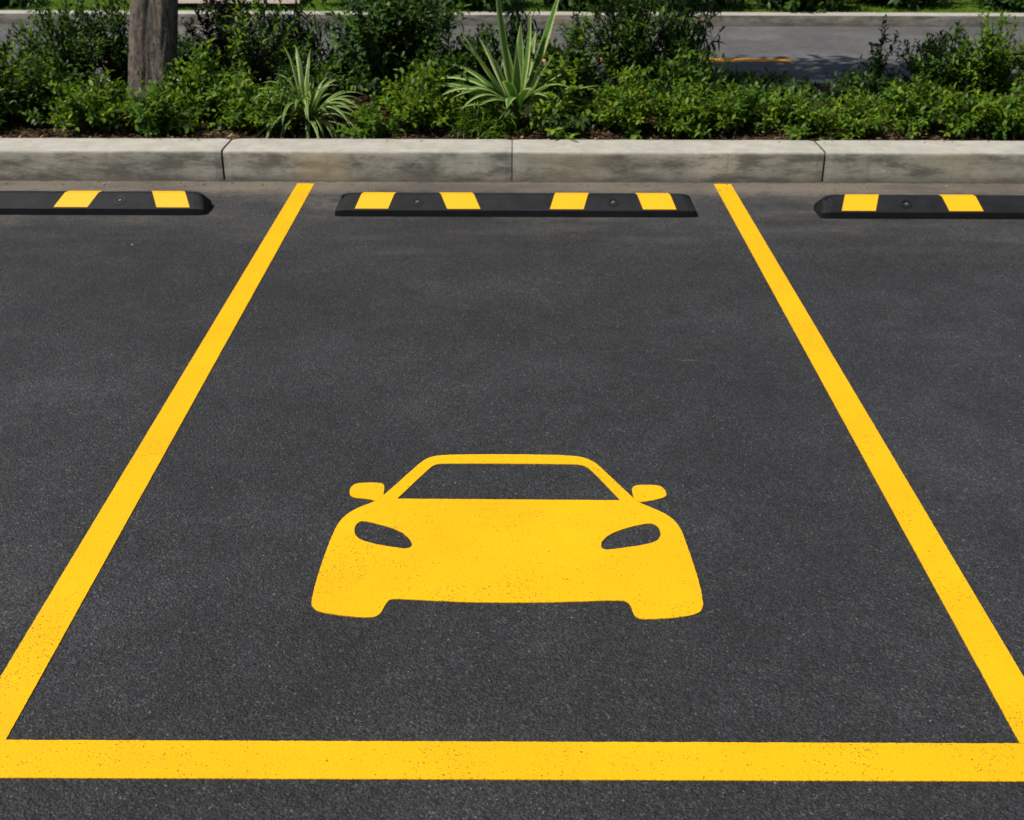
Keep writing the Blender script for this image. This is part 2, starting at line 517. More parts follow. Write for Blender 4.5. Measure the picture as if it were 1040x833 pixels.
MIRR = [(0.3869, 3.2763), (0.3853, 3.3243), (0.3914, 3.3503), (0.4132, 3.3597), (0.4675, 3.3600), (0.4891, 3.3448), (0.4974, 3.3024), (0.4923, 3.2844), (0.4655, 3.2694), (0.4260, 3.2545), (0.4048, 3.2500)]
WIN = [(-0.3733, 3.2672), (-0.2802, 3.4723), (-0.2617, 3.4953), (-0.2260, 3.5021), (0.2022, 3.4999), (0.2378, 3.4920), (0.2602, 3.4645), (0.3433, 3.2613)]
HL = [(-0.4873, 3.0691), (-0.4878, 3.1030), (-0.4796, 3.1264), (-0.4643, 3.1334), (-0.4335, 3.1212), (-0.3799, 3.0969), (-0.3411, 3.0700), (-0.3167, 3.0369), (-0.3034, 3.0042), (-0.3054, 2.9847), (-0.3189, 2.9757), (-0.3477, 2.9819), (-0.4060, 2.9971), (-0.4547, 3.0189), (-0.4765, 3.0399)]
HR = [(0.2633, 2.9971), (0.2710, 3.0272), (0.2987, 3.0632), (0.3446, 3.0944), (0.3979, 3.1180), (0.4316, 3.1251), (0.4477, 3.1046), (0.4517, 3.0681), (0.4437, 3.0348), (0.4236, 3.0137), (0.3646, 2.9926), (0.3067, 2.9781), (0.2746, 2.9741), (0.2659, 2.9817)]
def shape(pts, keep=(), seed=0):
    return rough_edge(refine(smooth_closed(pts, 2, keep), .008), .0008, seed)
cx, cy = -0.015, 3.05
def loc_(pts):
    return [(x - cx, y - cy) for x, y in pts]
car = empty('car_symbol', (cx, cy, 0), 'large yellow front view of a sports car painted on the asphalt inside the bay', 'painted symbol')
vs, fs = paint_mesh(loc_(shape(OUT, (), 11)), [loc_(shape(h, kp, 12)) for h, kp in ((WIN, (0, 7)), (HL, ()), (HR, ()))])
mesh_obj('car_front', vs, fs, M['paint'], car, smooth=False)
for pts in (MIRL, MIRR):
    vs, fs = paint_mesh(loc_(shape(pts, (0, 10), 14)), z=.0033)
    mesh_obj('wing_mirror', vs, fs, M['paint'], car, smooth=False)

# ------------------------------------------------------------------ rubber wheel stops
PROF = [(0, 0.0), (0, 0.037), (0.004, 0.042), (0.098, 0.094), (0.106, 0.097), (0.135, 0.097), (0.143, 0.094), (0.205, 0.039), (0.209, 0.033), (0.209, 0)]
def stop_body(L):
    """bevelled trapezoid section with sloping, slightly rounded ends"""
    vs, fs = [], []
    def inset(z):
        return 0.032 * max(0, (z - .03)) / .067
    xs = [0, .006, .02] + [L * i / 40 for i in range(1, 40)] + [L - .02, L - .006, L]
    P = len(PROF)
    for x in xs:
        for (y, z) in PROF:
            t = x / L
            ins = inset(z)
            xx = ins + (L - 2 * ins) * t
            e = min(x, L - x)
            sh = .034 if e < .003 else .020 if e < .01 else .009 if e < .03 else 0
            yy = y + (sh * .35 if y < .1 else -sh)
            zz = max(0, z - (sh * .25 if z > .03 else 0)) + .0008 * noise.noise((x * 6, y * 20, L))
            vs.append((xx, yy, max(0, zz)))
    for i in range(len(xs) - 1):
        for j in range(P - 1):
            a = i * P + j
            fs.append((a, a + P, a + P + 1, a + 1))
    fs.append(tuple(range(P)))
    fs.append(tuple((len(xs) - 1) * P + j for j in reversed(range(P))))
    return vs, fs

def stop_band(xb, w, skew, off=.0022):
    """reflective tape wrapped over the front slope, the flat top and a little of the back"""
    pr_ = [(.006, .0432), (.098, .094), (.106, .097), (.135, .097), (.143, .094), (.165, .0745)]
    def o_(y, z, i):
        nx = (-.5, .86) if i <= 0 else (-.35, .93) if i == 1 else (-.15, .99) if i == 2 else (.15, .99) if i == 3 else (.4, .91) if i == 4 else (.66, .75)
        return y + nx[0] * off, z + nx[1] * off
    vs, fs = [], []
    n = 4
    for i, (y, z) in enumerate(pr_):
        t = min(1.0, (y - .006) / .13)
        for lift in (1, 0):
            yy, zz = o_(y, z, i) if lift else (y, z - .001)
            for k in range(n + 1):
                vs.append((xb + skew * t + w * k / n, yy, zz))
    row = 2 * (n + 1)
    for i in range(len(pr_) - 1):
        a = i * row
        for k in range(n):
            fs.append((a + k, a + k + 1, a + row + k + 1, a + row + k))
        fs.append((a, a + row, a + row + n + 1, a + n + 1))
        fs.append((a + n, a + 2 * n + 1, a + row + 2 * n + 1, a + row + n))
    for k in range(n):
        fs.append((k, k + n + 1, k + n + 2, k + 1))
        b = (len(pr_) - 1) * row
        fs.append((b + k, b + k + 1, b + k + n + 2, b + k + n + 1))
    return vs, fs

def bolt_mesh():
    """a washer ring standing on the slope, near black as painted recess shade, with a hexagonal head sunk inside it"""
    bm = bmesh.new()
    def ring(r0, r1, z0, z1, seg):
        rows = []
        for r, z in ((r0, z0), (r0, z1), (r1, z1), (r1, z0)):
            rows.append([bm.verts.new((r * math.cos(2 * PI * i / seg), r * math.sin(2 * PI * i / seg), z)) for i in range(seg)])
        for a in range(4):
            A, B = rows[a], rows[(a + 1) % 4]
            for i in range(seg):
                bm.faces.new((A[i], A[(i + 1) % seg], B[(i + 1) % seg], B[i]))
    ring(.031, .021, -.002, .0045, 22)
    cap = [bm.verts.new((.0215 * math.cos(2 * PI * i / 22), .0215 * math.sin(2 * PI * i / 22), .0006)) for i in range(22)]
    bm.faces.new(cap)
    top = [bm.verts.new((.0105 * math.cos(PI / 3 * i), .0105 * math.sin(PI / 3 * i), .0065)) for i in range(6)]
    bot = [bm.verts.new((.0115 * math.cos(PI / 3 * i), .0115 * math.sin(PI / 3 * i), -.002)) for i in range(6)]
    bm.faces.new(top)
    for i in range(6):
        bm.faces.new((bot[i], bot[(i + 1) % 6], top[(i + 1) % 6], top[i]))
    me = bpy.data.meshes.new('anchor_bolt')
    bmesh.ops.recalc_face_normals(bm, faces=bm.faces)
    for f in bm.faces:
        f.material_index = 1 if max(v.co.xy.length for v in f.verts) < .0125 else 0
    bm.to_mesh(me)
    bm.free()
    me.materials.append(M['recess_shade'])
    me.materials.append(M['bolt_head'])
    return me
BOLT = bolt_mesh()
def wheel_stop(x, y, L, bands, bolts, label, rz=0):
    t = empty('wheel_stop', (x, y, 0), label, 'wheel stop', 'black and yellow rubber wheel stops')
    t.rotation_euler.z = rz
    vs, fs = stop_body(L)
    mesh_obj('rubber_block', vs, fs, M['rubber'], t, smooth=False)
    for xb, w, sk in bands:
        vs, fs = stop_band(xb, w, sk)
        mesh_obj('yellow_band', vs, fs, M['band'], t, smooth=False)
    for xb in bolts:
        b = bpy.data.objects.new('anchor_bolt', BOLT)
        b.location = (xb, .0515, .0672)
        b.rotation_euler = (math.atan2(.055, .094), 0, 0)
        link(b, t)
    return t
wheel_stop(-.990, 6.293, 1.996, [(.115, .182, .037), (.622, .182, -.050), (1.186, .185, .036), (1.698, .182, -.034)], (.455, 1.535),
           'black rubber wheel stop with four yellow bands centred at the head of the bay')
wheel_stop(-3.700, 6.306, 1.996, [(.142, .182, .022), (.68, .182, -.04), (1.165, .186, .052), (1.732, .182, -.055)], (.52, 1.52),
           'black rubber wheel stop cut off by the left edge, near the tree trunk')
wheel_stop(1.682, 6.278, 1.996, [(.112, .186, .045), (.702, .186, -.025), (1.20, .182, 0), (1.70, .182, -.02)], (.475, 1.50),
           'black rubber wheel stop cut off by the right edge, outside the right yellow line')

# ------------------------------------------------------------------ plants
class Foliage:
    def __init__(self):
        self.v, self.f, self.s = [], [], []
    def leaf(self, p, d, up, L, W, curl=.25, fold=.25, slot=0, shape_=(.42, .5, .80, .34)):
        d = d.normalized()
        side = d.cross(up)
        if side.length < 1e-4:
            side = d.cross(Vector((1, 0, 0)))
        side.normalize()
        n = side.cross(d)
        t1, w1, t2, w2 = shape_[0], shape_[1], shape_[2], shape_[3]
        b = len(self.v)
        def q(t, w, s):
            c = p + d * (L * t) - n * (curl * L * t * t)
            return c + side * (W * w * s) + n * (fold * W * w * abs(s))
        self.v += [p, q(t1, w1, -1), q(t1, 0, 0), q(t1, w1, 1), q(t2, w2, -1), q(t2, 0, 0), q(t2, w2, 1), q(1, 0, 0)]
        self.f += [(b, b + 2, b + 1), (b, b + 3, b + 2), (b + 1, b + 2, b + 5, b + 4), (b + 2, b + 3, b + 6, b + 5), (b + 4, b + 5, b + 7), (b + 5, b + 6, b + 7)]
        self.s += [slot] * 6
    def build(self, name, mats, parent):
        return mesh_obj(name, [tuple(v) for v in self.v], self.f, mats, parent, self.s)

class Stems:
    def __init__(self):
        self.v, self.f = [], []
    def tube(self, pts, r0, r1, seg=5):
        b = len(self.v)
        n = len(pts)
        for i, p in enumerate(pts):
            d = (pts[min(i + 1, n - 1)] - pts[max(i - 1, 0)]).normalized()
            s = d.cross(Vector((.3, 1, .2))).normalized()
            u = s.cross(d)
            r = r0 + (r1 - r0) * i / (n - 1)
            for k in range(seg):
                a = 2 * PI * k / seg
                self.v.append(p + s * (r * math.cos(a)) + u * (r * math.sin(a)))
        for i in range(n - 1):
            for k in range(seg):
                a = b + i * seg + k
                c = b + i * seg + (k + 1) % seg
                self.f.append((a, c, c + seg, a + seg))
    def build(self, name, mats, parent):
        return mesh_obj(name, [tuple(v) for v in self.v], self.f, mats, parent)

def rv(rng, s=1.0):
    return Vector((rng.gauss(0, s), rng.gauss(0, s), rng.gauss(0, s)))

def bez(p0, p1, p2, n):
    return [p0 * (1 - t) ** 2 + p1 * 2 * t * (1 - t) + p2 * t * t for t in [i / n for i in range(n + 1)]]

UP = Vector((0, 0, 1))
KINDS = {
    # leaf length, leaf width, curl, fold, leaf spacing on a shoot, rise of the leaf, main leaf, tip leaf, profile
    'privet':   (.058, .026, .25, .30, .017, .45, 'leaf_deep', 'leaf_bright', (.42, .5, .80, .34)),
    'laurel':   (.085, .036, .35, .30, .022, .20, 'leaf_deep', 'leaf_mid', (.42, .5, .80, .36)),
    'lime':     (.052, .026, .25, .28, .017, .45, 'leaf_mid', 'leaf_lime', (.45, .5, .80, .36)),
    'round':    (.052, .034, .20, .22, .020, .40, 'leaf_blue', 'leaf_lime', (.42, .5, .80, .40)),
    'green':    (.060, .028, .25, .30, .018, .40, 'leaf_mid', 'leaf_lime', (.42, .5, .80, .34)),
    'droop':    (.105, .024, .75, .35, .024, -.05, 'leaf_deep', 'leaf_deep', (.35, .5, .75, .34)),
    'bronze':   (.075, .036, .30, .30, .024, .35, 'leaf_red', 'leaf_red', (.42, .5, .80, .36)),
    'grey':     (.064, .030, .28, .30, .018, .40, 'leaf_blue', 'leaf_lime', (.42, .5, .80, .36)),
    'grassy':   (.085, .012, .60, .25, .011, .65, 'leaf_mid', 'leaf_lime', (.35, .5, .72, .40)),
}
def shrub(label, x, y, h, w, kind='privet', n=26, tips=.35, spire=0.0, lo=.12, group='shrubs in the planting bed', name='shrub', cat='shrub', z=None, side=5, k_leaf=1.0, skirt=False):
    """many stems fanning from one crown of the root, each with side shoots and leaves set spirally"""
    LL, LW, curl, fold, gap, rise, m0, m1, prof = KINDS[kind]
    LL *= k_leaf; LW *= k_leaf; gap *= .5 + .5 * k_leaf
    rng = random.Random(label)
    if z is None:
        h *= 1.20 if h < .6 else 1.08
        w *= 1.42
        n = int(n * 1.3)
        k_leaf *= 1.85
        tips = .20 + .66 * tips  # extra pale tips: young growth, and sunlit highlights put into the leaf colour
    z = (0.135 + soil_z(x, y) - .01) if z is None else z
    t = empty(name, (x, y, z), label, cat, group)
    fo, st = Foliage(), Stems()
    def shoot(pts, leaf0, size, tip):
        """leaves along a polyline from fraction leaf0 to its end"""
        L = sum((pts[i + 1] - pts[i]).length for i in range(len(pts) - 1))
        cnt = max(3, int(L * (1 - leaf0) / gap))
        ph = rng.random() * 6.28
        for i in range(cnt):
            f = leaf0 + (1 - leaf0) * (i + .6 * rng.random()) / cnt
            q = f * (len(pts) - 1)
            a = min(int(q), len(pts) - 2)
            p = pts[a].lerp(pts[a + 1], q - a)
            ax = (pts[a + 1] - pts[a]).normalized()
            s = ax.cross(Vector((.2, .3, 1.0)) if abs(ax.z) < .9 else Vector((1, .2, 0))).normalized()
            u = s.cross(ax)
            ang = ph + i * 2.39996 + rng.gauss(0, .25)
            out = s * math.cos(ang) + u * math.sin(ang)
            end = i / cnt
            d = out + ax * (rise + .7 * end * end) + rv(rng, .16) + UP * (.18 if rise > 0 else -.35)
            k = size * rng.uniform(.72, 1.15) * (1 - .38 * end ** 3)
            slot = 1 if (tip and i >= cnt - 9 and rng.random() < .85) or rng.random() < tips * .12 else 0
            fo.leaf(p, d, ax * .6 + UP, LL * k, LW * k, curl * rng.uniform(.4, 1.5), fold * rng.uniform(.3, 1.4), slot, prof)
    for i in range(n):
        a = 2 * PI * (i * .618 + rng.random() * .25)
        rf = math.sqrt((i + .5) / n) * rng.uniform(.8, 1.05)
        rr = rf * w * .5
        hh = h * (1 - (.62 - .35 * spire) * rf ** 2.2) * rng.uniform(.72, 1.03)
        if i < 2:
            hh = h
        p0 = Vector((rng.gauss(0, .02 + w * .05), rng.gauss(0, .02 + w * .05), 0))
        p2 = Vector((math.cos(a) * rr, math.sin(a) * rr, hh))
        p1 = Vector((p2.x * .35, p2.y * .35, hh * .6)) + rv(rng, .02)
        if rf > .75 and rng.random() < .5 * (1 - spire):
            p2.z *= rng.uniform(.3, .75)
            p1 = Vector((p2.x * .5, p2.y * .5, p2.z * .9))
        if skirt and rf > .45:
            p2.z = h * rng.uniform(.04, .6)
            p1 = Vector((p2.x * .5, p2.y * .5, p2.z + .1))
        pts = bez(p0, p1, p2, 7)
        st.tube(pts, .0045 + .004 * h, .0016, 5)
        shoot(pts, lo + .1 * rng.random(), 1.0, rng.random() < tips)
        for k in range(side if h > .3 else max(2, side - 2)):
            f = rng.uniform(.22, .92)
            q = f * 7
            b = min(int(q), 6)
            p = pts[b].lerp(pts[b + 1], q - b)
            a2 = rng.random() * 6.28
            ln = rng.uniform(.5, 1.1) * (.07 + .16 * w) * (1.1 - .5 * f) * (1 - .45 * spire)
            d = Vector((math.cos(a2), math.sin(a2), rng.uniform(.15, .9) + spire))
            e = p + d.normalized() * ln
            sp = bez(p, p + Vector((d.x, d.y, .1)).normalized() * ln * .5, e, 3)
            st.tube(sp, .0022, .001, 4)
            shoot(sp, .12, .92, rng.random() < tips)
    st.build('stems', M['stem'], t)
    fo.build('foliage', [M[m0], M[m1]], t)
    return t

# --- left of and around the trunk
shrub('grey green shrub at the left edge of the picture with pale leaves at its foot', -3.42, 7.95, .50, .75, 'grey', 26, .5)
shrub('tall dark shrub with one pointed leader, left of the trunk and nearest the left edge', -3.05, 8.35, .80, .60, 'privet', 26, .2, .5)
shrub('tall dark shrub with two upright leaders close beside the left of the trunk', -2.78, 8.52, .86, .50, 'privet', 26, .25, .7)
shrub('bushy dark shrub between the left edge shrub and the low lime tipped one', -3.10, 7.83, .36, .5, 'privet', 22, .3)
shrub('low shrub with bright lime tips just left of the trunk foot, over the kerb', -2.72, 7.66, .34, .52, 'lime', 24, .45)
shrub('low dark leafy shrub right in front of the trunk foot', -2.32, 7.62, .27, .55, 'green', 24, .25)
shrub('bronze tinted dark shrub standing in the shade just right of the trunk', -2.08, 8.65, .74, .42, 'bronze', 18, 0, .6)
shrub('medium shrub with lime tips right of the trunk, in front of the bronze one', -2.05, 7.98, .42, .5, 'green', 24, .5)
shrub('tall green shrub with a spire of leaves midway between trunk and arching striped plant', -1.78, 8.40, .86, .58, 'grey', 26, .35, .55)
shrub('dark shrub with long drooping leaves behind the arching striped plant', -1.53, 8.62, .72, .50, 'droop', 18, 0, .3)
shrub('low shrub at the kerb edge below the green spire shrub', -1.78, 7.76, .30, .50, 'green', 22, .4)
shrub('small lime flecked shrub just left of the arching striped plant at the kerb', -1.52, 7.62, .28, .34, 'lime', 16, .3)
shrub('medium dark shrub behind the left side of the arching striped plant', -1.42, 8.18, .42, .5, 'privet', 22, .4)
# --- the middle
shrub('big dark laurel bush with its top out of the picture, between the two striped plants', -.80, 8.40, .98, .98, 'laurel', 46, .22, .1)
shrub('lone yellow tipped dark shrub below the right of the big laurel bush', -.46, 8.05, .46, .5, 'privet', 22, .4)
shrub('low dim shrub on the mulch right of the arching striped plant', -.93, 7.58, .17, .34, 'green', 16, .1)
shrub('bright yellow green shrub at the kerb under the big laurel bush', -.62, 7.68, .34, .52, 'lime', 28, .8)
shrub('tufted grassy green plant at the left foot of the spiky striped plant', -.20, 7.58, .20, .36, 'grassy', 26, .6)
shrub('dark slender shrub directly behind the spiky striped plant', .00, 8.66, .76, .46, 'droop', 14, 0, .6)
shrub('thin upright sapling with few leaves right of the spiky striped plant', .43, 8.42, .72, .18, 'lime', 4, .4, 1.0, side=3)
shrub('round leaved pale green shrub just right of the spiky striped plant', .33, 7.92, .50, .52, 'round', 28, .6)
shrub('low blue green shrub at the kerb below the round leaved one', .28, 7.60, .24, .46, 'grey', 22, .35)
# --- right half
shrub('tall wide dark green shrub, left one of the pair before the open road view', .80, 8.25, .98, .66, 'privet', 38, .4, .3)
shrub('tall dark shrub with hanging leaves, right one of the pair before the open road view', 1.16, 8.42, .86, .56, 'droop', 22, .0, .3)
shrub('medium leafy shrub filling the gap below the tall pair of shrubs', 1.12, 8.00, .44, .6, 'privet', 28, .55)
shrub('yellow green shrub at the kerb below the left one of the tall pair', .72, 7.66, .34, .48, 'lime', 26, .7)
shrub('mid green shrub at the kerb below the right one of the tall pair', 1.10, 7.62, .29, .46, 'green', 24, .5)
shrub('green shrub with lime sprays at the kerb beneath the end of the amber line', 1.45, 7.72, .27, .48, 'lime', 24, .45)
shrub('low bright green shrub in front of the open road view, left of the kerb joint', 1.80, 7.66, .25, .50, 'lime', 26, .5)
shrub('low bright lime shrub above the dark joint of the kerb', 2.18, 7.62, .22, .46, 'lime', 26, .75)
shrub('dark low shrub lying in shade behind the low bright ones, left', 1.85, 8.4, .15, .70, 'grey', 22, .05)
shrub('dark low shrub lying in shade behind the low bright ones, right', 2.48, 8.50, .22, .66, 'privet', 22, .05)
shrub('single little conical sapling dark against the road at the right', 2.58, 8.55, .50, .20, 'privet', 5, .0, 1.0, side=6)
shrub('spreading bright shrub at the kerb left of the big right hand shrubs', 2.58, 7.72, .30, .52, 'lime', 26, .5)
shrub('upright shrub with a lime top, left one of the group at the right edge', 2.92, 8.20, .50, .44, 'privet', 24, .6, .5)
shrub('tall dark shrub with bright yellow crown of leaves near the right edge', 3.22, 8.18, .62, .50, 'green', 28, .75, .4)
shrub('large dark shrub running out of the picture at the right edge', 3.62, 8.05, .66, .62, 'privet', 34, .3, .2)
shrub('low dark green shrub at the kerb in the right hand corner of the bed', 3.28, 7.66, .27, .56, 'green', 24, .3)
shrub('low shrub at the kerb between the spreading bright one and the corner one', 2.92, 7.60, .25, .42, 'green', 20, .5)
# --- the dim back row
for bx, by, bh, bw, bk, bl in (
        (-3.35, 8.75, .50, .62, 'privet', 'dark shrub in the back row behind the left edge shrubs, beside the road'),
        (-1.15, 8.85, .40, .60, 'privet', 'dark back row shrub left of the big laurel bush, beside the road'),
        (-.28, 8.80, .42, .60, 'privet', 'dark shrub in the back row between the big laurel bush and the spiky striped plant'),
        (.48, 8.85, .44, .60, 'privet', 'dark shrub in the back row behind the thin upright sapling'),
        (1.62, 8.75, .15, .50, 'grey', 'dark shrub in the back row just right of the tall pair, under the amber line'),
        (3.05, 8.80, .36, .56, 'privet', 'dark shrub in the back row behind the upright lime topped shrub'),
        (-2.42, 8.95, .36, .50, 'privet', 'dark shrub in the back row directly behind the trunk')):
    shrub(bl, bx, by, bh, bw, bk, 22, .06)
# just past both sides
shrub('leafy shrub half cut off by the right edge of the picture, at the kerb', 3.50, 7.72, .34, .5, 'lime', 22, .4)
shrub('dark shrub half cut off by the left edge of the picture, at the kerb', -3.50, 7.70, .34, .5, 'green', 22, .3)

# --- variegated strap leaved plants
def strap_plant(label, x, y, leaves, mats, name, stem_h=.03, group='striped strap leaved plants'):
    rng = random.Random(label)
    z = .135 + soil_z(x, y)
    t = empty(name, (x, y, z), label, 'striped plant', group)
    vs, fs, sl = [], [], []
    for (az, el, L, W, droop) in leaves:
        az, el = R(az), R(el)
        d = Vector((math.cos(az) * math.cos(el), math.sin(az) * math.cos(el), math.sin(el)))
        p = Vector((math.cos(az) * .012, math.sin(az) * .012, stem_h * rng.uniform(.55, 1.1)))
        n = 14
        b = len(vs)
        side0 = Vector((-math.sin(az), math.cos(az), 0))
        tw = rng.gauss(0, .25)
        for i in range(n + 1):
            s = i / n
            wd = W * (.45 + 1.0 * s - .2 * s * s) if s < .45 else W * (.45 + .45 - .0405) * (1 - ((s - .45) / .55) ** 1.8)
            wd = max(wd, .0006)
            side = (side0 + UP * tw * s).normalized()
            nn = side.cross(d)
            for u in (-1, -.66, 0, .66, 1):
                vs.append(tuple(p + side * (wd * .5 * u) + nn * (abs(u) * wd * .22)))
            p = p + d * (L / n)
            d = (d + Vector((0, 0, -1)) * (droop * 2.2 / n) * (.35 + s)).normalized()
        for i in range(n):
            for k in range(4):
                a = b + i * 5 + k
                fs.append((a, a + 1, a + 6, a + 5))
                sl.append(1 if k in (0, 3) else 0)
    mesh_obj('leaves', vs, fs, mats, t, sl)
    st = Stems()
    st.tube([Vector((0, 0, -.02)), Vector((.002, 0, stem_h * .5)), Vector((0, .002, stem_h * 1.15))], .021, .014, 8)
    st.build('stem', M['strap_green'], t)
    return t

rng = random.Random(5)
spider = []
for i in range(84):
    az = i * 137.5 + rng.gauss(0, 12)
    el = rng.uniform(38, 84) - (14 if i % 4 == 0 else 0)
    spider.append((az, el, rng.uniform(.34, .56), rng.uniform(.030, .042), rng.uniform(.8, 1.9)))
spider += [(-8, 55, .50, .034, 1.0), (2, 42, .48, .032, 1.0), (-40, 60, .46, .034, 1.5), (-60, 48, .40, .036, 2.0), (-115, 52, .38, .038, 2.2), (-80, 40, .32, .034, 2.2), (-135, 50, .36, .03, 1.8)]
strap_plant('arching plant with thin pale striped leaves, right of the trunk, over the mulch', -1.36, 7.76, spider,
            [M['strap_green'], M['strap_cream']], 'spider_plant')
drac = [(150, 80, .78, .046, .05), (20, 83, .60, .044, .06), (28, 69, .80, .046, .05), (172, 58, .62, .040, .12), (185, 40, .50, .042, .55),
        (200, 46, .56, .046, 1.0), (190, 28, .52, .038, .35), (215, 52, .46, .044, .9), (-20, 34, .56, .042, .35), (-8, 48, .44, .040, .5), (165, 30, .44, .036, .5),
        (5, 55, .46, .036, .3), (60, 66, .48, .036, .2), (110, 62, .50, .036, .25), (250, 60, .34, .040, .9), (290, 58, .32, .040, .9), (320, 44, .36, .038, .8),
        (80, 78, .50, .036, .08), (235, 36, .40, .036, .7), (270, 76, .36, .036, .2), (180, 70, .46, .036, .2), (345, 64, .44, .036, .25), (225, 30, .50, .034, .5)]
drac += [(158, 50, .58, .040, .75), (178, 44, .60, .042, .9), (208, 36, .48, .042, .8), (145, 40, .50, .036, .6), (222, 44, .50, .044, 1.1), (195, 62, .56, .040, .45), (-35, 50, .46, .038, .9), (15, 38, .50, .036, .7), (260, 48, .38, .040, 1.1), (305, 54, .38, .038, 1.0), (135, 60, .52, .034, .4), (340, 30, .46, .034, .6)]
drac = [(a, e, L * 1.08, W * 2.25, dr) for a, e, L, W, dr in drac]
strap_plant('spiky plant with broad upright cream edged leaves in the middle of the bed', .015, 7.80, drac,
            [M['strap_dark'], M['strap_cream']], 'striped_dracaena', .12)

# --- the tree
def tree(x, y):
    z = .13
    t = empty('tree', (x, y, z), 'tree with a straight grey brown trunk at the left of the planting bed', 'tree')
    rng = random.Random(3)
    # trunk: rings with shallow flutes and flattened flanks, leaning a little to the right
    vs, fs = [], []
    seg, rings = 96, 120
    H = 3.6
    for j in range(rings + 1):
        s = j / rings
        h = H * s
        c = Vector((.118 * h + .02 * math.sin(h * 1.7), .05 * h, h - .05))
        r = .168 * (1 - .32 * s) + .05 * math.exp(-h / .10)
        for i in range(seg):
            a = 2 * PI * i / seg
            flat = 1 - .10 * math.cos(4 * (a + PI / 2 - .12)) + .018 * math.cos(7 * a + h)
            rr = r * flat + .006 * noise.noise((math.cos(a) * 3.5, math.sin(a) * 3.5, h * 1.6)) + .007 * noise.noise((math.cos(a) * 12, math.sin(a) * 12, h * 3)) + .005 * noise.noise((math.cos(a) * 26, math.sin(a) * 26, h * 6))
            vs.append(tuple(c + Vector((math.cos(a) * rr, math.sin(a) * rr, 0))))
    for j in range(rings):
        for i in range(seg):
            a, b = j * seg + i, j * seg + (i + 1) % seg
            fs.append((a, b, b + seg, a + seg))
    mesh_obj('trunk', vs, fs, M['bark'], t)
    st, fo = Stems(), Foliage()
    top = Vector((.118 * H, .05 * H, H - .06))
    ends = []
    for i in range(11):
        f = i / 11
        tgt = Vector((rng.uniform(-.9, 4.2), rng.uniform(-.95, .6), rng.uniform(4.8, 6.9)))  # unseen crown, drawn out to the right so its shade falls on the road
        pts = bez(top - UP * .1 * (i % 3), top.lerp(tgt, .45) + UP * .7, tgt, 8)
        st.tube(pts, .07, .02, 7)
        ends += [pts[5], pts[6], pts[7], pts[8]]
        for k in range(5):
            b = pts[rng.randint(4, 8)]
            e = b + Vector((rng.gauss(0, .55), rng.gauss(0, .32), rng.gauss(.1, .4)))
            st.tube([b, b.lerp(e, .5) + UP * .1, e], .018, .006, 5)
            ends.append(e)
    for e in ends:
        for k in range(2):
            c = e + Vector((rng.gauss(0, .2), rng.gauss(0, .14), rng.gauss(0, .2)))
            for q in range(120):
                p = c + rv(rng, .19)
                if p.y < -1.15:
                    continue
                fo.leaf(p, rv(rng) + UP * .1, UP + rv(rng, .4), rng.uniform(.12, .19), rng.uniform(.06, .09), .3, .3, 0)
    st.build('limbs', M['bark'], t)
    fo.build('crown', [M['leaf_tree']], t)
tree(-2.533, 8.28)

# --- dark shrubs across the road
for i, (x, y, h, w, lab) in enumerate([
        (-5.70, 13.75, .5, .9, 'small dark rounded shrub on the lawn across the road, in the top left corner'),
        (-1.55, 13.90, .6, 1.35, 'dark shrub across the road above the arching striped plant, right of the paved path'),
        (-.45, 13.80, .55, 1.38, 'dark shrub across the road behind the big laurel bush'),
        (.75, 13.80, .55, 1.38, 'dark shrub across the road behind the spiky striped plant'),
        (1.95, 13.80, .55, 1.38, 'dark shrub across the road behind the tall pair of shrubs'),
        (3.15, 13.80, .55, 1.38, 'dark shrub across the road above the open road view'),
        (4.35, 14.15, .6, 1.5, 'dark shrub across the road above the strip of sunlit grass'),
        (5.60, 13.86, .55, 1.28, 'dark shrub across the road in the top right corner')]):
    shrub(lab, x, y, h, w, 'laurel', 130, .0, .1, .0, 'dark shrubs on the far side of the road', 'far_shrub', 'shrub', .11, 6, 1.35, True)

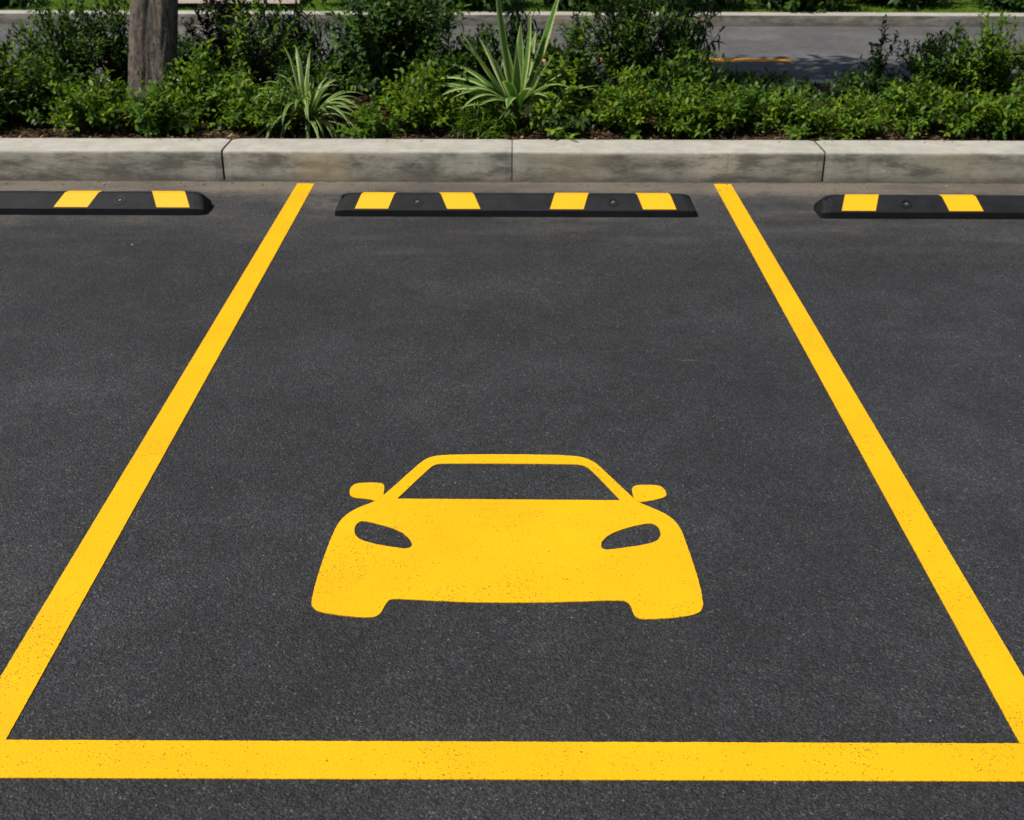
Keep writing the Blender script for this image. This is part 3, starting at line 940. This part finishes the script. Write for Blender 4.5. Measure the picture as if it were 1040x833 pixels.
# --- grass and litter
def grass():
    rng = random.Random(11)
    vs, fs = [], []
    for i in range(26000):
        x, y = rng.uniform(-7.5, 7.5), FK + .24 + rng.random() ** 1.5 * 2.6
        if -3.97 < x < -2.33 and y > FK + .42:
            continue
        h, a = rng.uniform(.025, .06), rng.random() * 6.28
        w = .0045
        b = len(vs)
        lx, ly = rng.gauss(0, .02), rng.gauss(0, .02)
        z = .088
        vs += [(x - w * math.cos(a), y - w * math.sin(a), z), (x + w * math.cos(a), y + w * math.sin(a), z), (x + lx, y + ly, z + h)]
        fs.append((b, b + 1, b + 2))
    stuff(mesh_obj('grass', vs, fs, M['grass']), 'short green grass along the far kerb of the road', 'grass')
grass()
def litter():
    rng = random.Random(21)
    fo = Foliage()
    for i in range(1500):
        x = rng.uniform(-5, 5)
        y = KB + .02 + rng.random() ** 1.6 * 1.2
        z = .139 + soil_z(x, y) + rng.uniform(0, .012)
        a = rng.random() * 6.28
        fo.leaf(Vector((x, y, z)), Vector((math.cos(a), math.sin(a), rng.gauss(.05, .2))), UP + rv(rng, .25),
                rng.uniform(.018, .05), rng.uniform(.01, .022), rng.uniform(-.4, .5), rng.uniform(0, .6), 0)
    for i in range(70):
        x = rng.uniform(-4.5, 4.5)
        y = KB - abs(rng.gauss(0, .03)) - .01
        a = rng.random() * 6.28
        fo.leaf(Vector((x, y, KH + .005)), Vector((math.cos(a), math.sin(a), .05)), UP, rng.uniform(.012, .03), rng.uniform(.006, .014), .1, .3, 0)
    for i in range(150):
        x = rng.uniform(-4.5, 4.5)
        y = KF - .012 - abs(rng.gauss(0, .10)) if i < 120 else rng.uniform(5.6, 6.9)
        if abs(y - 6.39) < .14:
            continue
        a = rng.random() * 6.28
        fo.leaf(Vector((x, y, .006)), Vector((math.cos(a), math.sin(a), .08)), UP + rv(rng, .2), rng.uniform(.008, .03), rng.uniform(.005, .014), rng.uniform(-.2, .4), .3, 0)
    stuff(fo.build('leaf_litter', [M['litter']], None), 'dry brown fallen leaves and chips scattered on the mulch', 'leaf litter')
litter()

# ------------------------------------------------------------------ light
EL, AZ = R(59), R(28)          # height of the sun; turn from due left towards the viewer
to_sun = Vector((-math.cos(EL) * math.cos(AZ), -math.cos(EL) * math.sin(AZ), math.sin(EL)))
sun = bpy.data.lights.new('sun', 'SUN')
sun.energy = 4.5
sun.angle = R(.5)
sun.color = (1, .955, .89)
so = bpy.data.objects.new('sun', sun)
so.rotation_euler = to_sun.to_track_quat('Z', 'Y').to_euler()
COL.objects.link(so)
w = bpy.data.worlds.new('World')
S.world = w
w.use_nodes = True
nt = w.node_tree
bg = nt.nodes['Background']
sky = nt.nodes.new('ShaderNodeTexSky')
sky.sky_type = 'NISHITA'
sky.sun_disc = False
sky.sun_elevation = EL
sky.sun_rotation = R(-90) - AZ
sky.air_density = 1.0
sky.dust_density = 1.6
nt.links.new(sky.outputs[0], bg.inputs[0])
bg.inputs[1].default_value = .06

# ------------------------------------------------------------------ camera
cam = bpy.data.cameras.new('camera')
cam.sensor_fit = 'HORIZONTAL'
cam.sensor_width = 36
cam.lens = 36 * 1200 / 1040
cam.clip_start = .05
cam.clip_end = 2000
cam.dof.use_dof = True
cam.dof.focus_distance = 3.5
cam.dof.aperture_fstop = 6.3
co = bpy.data.objects.new('camera', cam)
COL.objects.link(co)
th = math.atan(598 / 1200)
yaw = math.atan(2 / 1200 * math.cos(th))
roll = R(.14)
fw = Vector((-math.sin(yaw) * math.cos(th), math.cos(yaw) * math.cos(th), -math.sin(th)))
rt = fw.cross(UP).normalized()
u = rt.cross(fw)
r2 = rt * math.cos(roll) + u * math.sin(roll)
u2 = u * math.cos(roll) - rt * math.sin(roll)
co.matrix_world = Matrix(((r2.x, u2.x, -fw.x, 0), (r2.y, u2.y, -fw.y, 0), (r2.z, u2.z, -fw.z, 1.95), (0, 0, 0, 1)))
S.camera = co

S.render.engine = 'CYCLES'
S.cycles.use_denoising = True
S.cycles.max_bounces = 6
S.cycles.transmission_bounces = 4
S.view_settings.view_transform = 'Standard'
S.view_settings.look = 'None'
S.view_settings.exposure = 0
S.view_settings.gamma = 1
